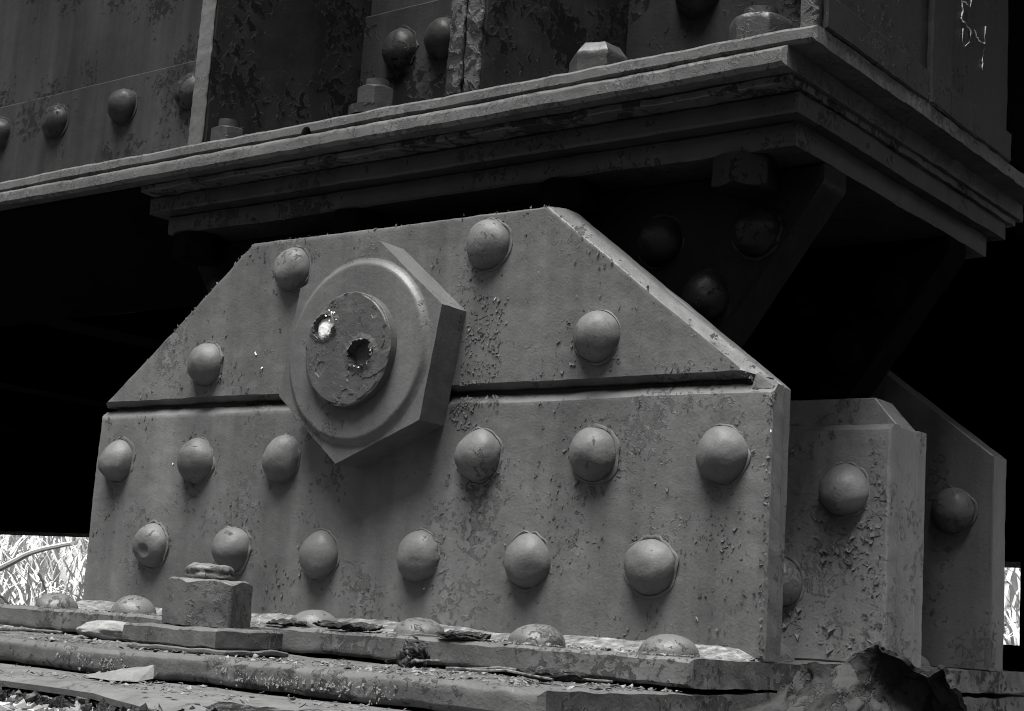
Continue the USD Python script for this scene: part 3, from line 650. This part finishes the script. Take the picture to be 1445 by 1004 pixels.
part("stud", stt, M_anchor, ab, label="corroded end of the stud")

# sheet of lead under the bed plate
def lead():
    nx, ny = 220, 30
    x = np.linspace(-0.85, 0.262, nx); t = np.linspace(0, 1, ny)
    xx, tt = np.meshgrid(x, t)
    front = -0.395 + 0.018 * (noise(np.stack([x * 7, 0 * x, 0 * x], -1), 4) - 0.5) - 0.0
    y = -0.20 + (front[None] + 0.20) * tt
    droop = np.clip((xx + 0.05) * 0.10, 0, 0.012) * np.clip((tt - 0.45) / 0.55, 0, 1) ** 1.5
    z = -0.2166 + 0.0022 * (fbm(np.stack([xx * 16, y * 16, 0 * xx], -1), 3, 8) - 0.5) - droop - 0.004 * np.clip((tt - 0.85) / 0.15, 0, 1) ** 2
    top = np.stack([xx, y, z], -1).reshape(-1, 3); bot = top - [0, 0, 0.0042]
    a = (np.arange(ny - 1)[:, None] * nx + np.arange(nx - 1)).ravel()
    f = np.vstack([np.stack([a, a + nx, a + nx + 1], 1), np.stack([a, a + nx + 1, a + 1], 1)])
    n = nx * ny; fr = (ny - 1) * nx + np.arange(nx - 1)
    side = np.vstack([np.stack([fr, n + fr, n + fr + 1], 1), np.stack([fr, n + fr + 1, fr + 1], 1)])
    rs = np.arange(ny - 1) * nx + nx - 1
    side2 = np.vstack([np.stack([rs, rs + nx, n + rs + nx], 1), np.stack([rs, n + rs + nx, n + rs], 1)])
    return trimesh.Trimesh(np.vstack([top, bot]), np.vstack([f, f[:, ::-1] + n, side, side2]), process=False)
single("lead_sheet", lead(), M_sheet, "pale packing sheet sagging from under the bed plate", "sheet", smooth=40)

# broken mortar between sheet and seat
r_ = np.random.default_rng(17)
def crumbs(n, seed, x0, x1, y0, y1, z, smin, smax):
    r_ = np.random.default_rng(seed); out = []
    for k in range(n):
        s_ = smin + (smax - smin) * r_.random() ** 2.5
        out.append(to_tm(hull(np.array([r_.uniform(x0, x1), r_.uniform(y0, y1), z + s_ * 0.4]) + r_.normal(0, s_ * 0.55, (9, 3)))))
    return out
core = rough(box(-0.65, 0.255, -0.378, 0.5, -0.243, -0.2225, 0.002), 0.006, 0.005, 60, 18, 0.002)
single("crumbled_mortar", merge(core, *crumbs(1500, 17, -0.5, 0.26, -0.428, -0.380, -0.2315, 0.0015, 0.0062)), M_mortar, "dark crumbling mortar under the packing sheet", "mortar", kind="stuff", smooth=False)
single("mortar_crumbs", merge(*crumbs(700, 19, -0.5, 0.05, -0.50, -0.395, -0.2325, 0.001, 0.0045)), M_stone, "pale crumbs scattered over the mortar bed", "crumbs", kind="stuff", smooth=False)

# grit and dust heaped along the ledge and on the bed plate
def grit(n, seed):
    r_ = np.random.default_rng(seed); P, N = [], []
    for _ in range(n):
        u = r_.random()
        if u < 0.42:
            P.append((r_.uniform(XL, XR), -0.004 - 0.10 * r_.random() ** 1.6, -0.1684))
        elif u < 0.92:
            P.append((r_.uniform(-0.9, XR - 0.004), -0.110 - 0.17 * r_.random() ** 1.3, -0.1937))
        else:
            P.append((r_.uniform(-0.5, 0.2), r_.uniform(-0.39, -0.295), -0.2155))
        N.append((r_.normal(0, 0.3), r_.normal(0, 0.3) - 0.15, 1))
    return np.array(P), np.array(N)
P_, N_ = grit(7500, 23)
keep = fbm(np.stack([P_[:, 0] * 18, P_[:, 1] * 18, 0 * P_[:, 0]], -1), 3, 91) > 0.45
single("grit", flakes(P_[keep], N_[keep], 0.0008, 0.0042, 24, 0.45), M_dirt, "grit and paint chips lying on the ledges", "grit", kind="stuff", smooth=False)
# dust bank in the corner of ledge and plate
xs = np.linspace(XL + 0.002, XR - 0.002, 260)
prof = np.linspace(0, 1, 9)
hh = 0.004 + 0.012 * fbm(np.stack([xs * 9, 0 * xs, 0 * xs], -1), 3, 2); ww = 0.016 + 0.055 * fbm(np.stack([xs * 7, 0 * xs + 4, 0 * xs], -1), 3, 6)
V = np.stack([np.repeat(xs[:, None], 9, 1), -ww[:, None] * prof[None], -0.1692 + hh[:, None] * (1 - prof[None]) ** 1.7 + 0.0], -1)
V[..., 2] -= (0.012 * np.clip(1 - (XR - 0.002 - xs) / 0.02, 0, 1))[:, None] * (1 - prof[None]) * 0.8
V[..., 2] += (fbm(V * 90, 3, 7) - 0.5) * 0.003
V[:, 0, 1] = 0.002; V[:, -1, 2] = -0.1712
a = (np.arange(259)[:, None] * 9 + np.arange(8)).ravel()
single("dust_bank", trimesh.Trimesh(V.reshape(-1, 3), np.vstack([np.stack([a, a + 1, a + 10], 1), np.stack([a, a + 10, a + 9], 1)]), process=False), M_dirt, "pale dust banked against the foot of the front plate", "dust", kind="stuff", smooth=True)

def lump(c, size, seed, amp=0.25, mat=M_stone, sub=4):
    t = trimesh.creation.icosphere(sub, 1.0); v = t.vertices * (1 + amp * (fbm(t.vertices * 1.6 + seed * 5.1, 3, seed)[:, None] - 0.5) * 2)
    t.vertices = v * size + np.array(c); return t
single("pebble", lump((-0.337, -0.16, -0.1850), (0.040, 0.024, 0.0105), 3, 0.18), M_stone, "smooth flat oval pebble left of the anchor nut", "pebble", smooth=True)
ch = hull([(-0.155, -0.330, -0.2150), (-0.085, -0.318, -0.2020), (-0.079, -0.322, -0.2125), (-0.108, -0.345, -0.2150), (-0.095, -0.300, -0.2050), (-0.150, -0.31, -0.2145), (-0.082, -0.335, -0.2150), (-0.11, -0.30, -0.2150)])
single("stone_chip", rough(ch, 0.004, 0.0013, 90, 5), M_chip, "pale wedge shaped stone chip on the packing sheet", "stone chip")
ch2 = hull(np.array([-0.10, -0.345, -0.2135]) + np.array([(-0.022, 0, 0), (0.022, 0.003, 0), (0.015, 0.006, 0.005), (-0.012, 0.006, 0.004), (0.018, -0.006, -0.001), (-0.018, -0.006, -0.001)]))
single("stone_chip", rough(ch2, 0.004, 0.001, 90, 6), M_chip, "small flat stone chip lying against the wedge shaped one", "stone chip")

def bark(c, L, W, H, seed, ang=0.0):
    t = lump((0, 0, 0), (1, 1, 1), seed, 0.45, sub=4); v = t.vertices * [L / 2, W / 2, H / 2]
    v[:, 2] += (fbm(v * 160, 3, seed) - 0.5) * 0.006
    t.vertices = v; t.apply_transform(trimesh.transformations.rotation_matrix(ang, [0, 0, 1])); t.apply_translation(c); return t
single("bark_scrap", bark((-0.095, -0.095, -0.1645), 0.075, 0.020, 0.007, 7, 0.05), M_bark, "flat bark scrap on the ledge between anchor nut and third ledge rivet", "bark")
single("bark_scrap", bark((0.042, -0.100, -0.1655), 0.052, 0.016, 0.008, 8, 0.1), M_bark, "short dark bark scrap right of the ledge rivet below the nut", "bark")
single("bark_scrap", bark((-0.165, -0.10, -0.166), 0.045, 0.014, 0.006, 9, 0.1), M_bark, "thin bark scrap just right of the anchor washer", "bark")
single("leaf_clump", merge(lump((0.008, -0.122, -0.1845), (0.015, 0.010, 0.0105), 11, 0.6), flakes(np.array([0.008, -0.125, -0.183]) + np.random.default_rng(4).normal(0, 0.006, (40, 3)), np.random.default_rng(5).normal(size=(40, 3)), 0.003, 0.007, 6, 0.8)), M_bark, "dark shrivelled leaf clump against the ledge", "leaf clump", smooth=False)

def twig(pts, r0, r1, seed):
    pts = np.array(pts, float); t = np.linspace(0, len(pts) - 1, 24); q = np.stack([np.interp(t, np.arange(len(pts)), pts[:, i]) for i in range(3)], 1)
    q += np.stack([fbm(np.stack([t * 0.9, 0 * t + k, 0 * t + seed], -1), 3, seed + k) - 0.5 for k in range(3)], 1) * 0.006
    return tube(q, np.linspace(r0, r1, 24) * (0.8 + 0.4 * noise(np.stack([t * 3, 0 * t, 0 * t], -1), seed)), 7)
single("twig", twig([(0.085, -0.17, -0.1895), (0.135, -0.172, -0.1880), (0.19, -0.17, -0.1905), (0.235, -0.165, -0.1900)], 0.0016, 0.0010, 3), M_twig, "long thin twig lying along the bed plate", "twig")
single("twig", twig([(0.10, -0.19, -0.1905), (0.15, -0.18, -0.1870), (0.20, -0.19, -0.1900)], 0.0014, 0.0008, 5), M_twig, "pale twig crossing the long one", "twig")
single("twig", twig([(0.012, -0.13, -0.188), (0.035, -0.15, -0.1885), (0.062, -0.15, -0.1855)], 0.0014, 0.0007, 7), M_twig, "short twig beside the leaf clump", "twig")
single("bark_scrap", bark((0.188, -0.172, -0.1875), 0.06, 0.016, 0.009, 10, 0.05), M_bark, "curled bark scrap tangled in the twigs", "bark")
single("twig", twig([(-0.46, -0.2, -0.190), (-0.40, -0.21, -0.189), (-0.36, -0.2, -0.190)], 0.0022, 0.0012, 9), M_twig, "pale splinter left of the pebble", "twig")

# torn, curled sheet standing up at the near end of the bed plate
def torn():
    edge = np.array([(0.300, -0.216), (0.330, -0.205), (0.358, -0.194), (0.394, -0.178), (0.426, -0.1645), (0.440, -0.1640), (0.448, -0.157), (0.459, -0.150), (0.467, -0.156), (0.475, -0.164), (0.482, -0.168), (0.487, -0.1650), (0.494, -0.1735)])
    n, m = 180, 60
    u = np.linspace(0, len(edge) - 1, n); ex, ez = np.interp(u, np.arange(len(edge)), edge[:, 0]), np.interp(u, np.arange(len(edge)), edge[:, 1])
    ez = ez + (fbm(np.stack([ex * 110, 0 * ex, 0 * ex], -1), 3, 4) - 0.5) * 0.006
    t = np.linspace(0, 1, m); E, T = np.meshgrid(ex, t); Z0 = np.meshgrid(ez, t)[0]
    hgt = Z0 + 0.235
    y = -0.20 - 0.030 * np.sin(T * math.pi * 0.9) * np.clip((E - 0.40) / 0.06, -0.2, 1) - 0.15 * T ** 1.6 + 0.018 * np.sin((E - 0.33) * 46) * (1 - T)
    y = y + 0.075 * np.clip((E - 0.445) / 0.03, 0, 1) * np.sin(np.clip(T, 0, 0.62) / 0.62 * math.pi)
    z = Z0 - hgt * (1 - (1 - T) ** np.where(E < 0.43, 1.9, 1.25)) 
    x = E - 0.02 * T + 0.006 * np.sin(T * 5 + E * 40)
    v = np.stack([x, y, z], -1)
    v += np.stack([fbm(v * 45 + k * 9, 4, 20 + k) - 0.5 for k in range(3)], -1) * 0.016
    top = v.reshape(-1, 3); a = (np.arange(m - 1)[:, None] * n + np.arange(n - 1)).ravel()
    f = np.vstack([np.stack([a, a + n, a + n + 1], 1), np.stack([a, a + n + 1, a + 1], 1)])
    tm = trimesh.Trimesh(top, f, process=False); back = top - tm.vertex_normals * 0.003; N = len(top)
    e1 = np.arange(n - 1); e2 = (m - 1) * n + np.arange(n - 1); e3 = np.arange(m - 1) * n; e4 = e3 + n - 1
    side = np.vstack([np.stack([e1, e1 + 1, N + e1 + 1], 1), np.stack([e1, N + e1 + 1, N + e1], 1), np.stack([e2, N + e2, N + e2 + 1], 1), np.stack([e2, N + e2 + 1, e2 + 1], 1),
                      np.stack([e3, N + e3, N + e3 + n], 1), np.stack([e3, N + e3 + n, e3 + n], 1), np.stack([e4, e4 + n, N + e4 + n], 1), np.stack([e4, N + e4 + n, N + e4], 1)])
    return trimesh.Trimesh(np.vstack([top, back]), np.vstack([f, f[:, ::-1] + N, side]), process=False)
single("torn_sheet", torn(), M_torn, "torn dark sheet curling up past the end of the base plate", "sheet", smooth=45)
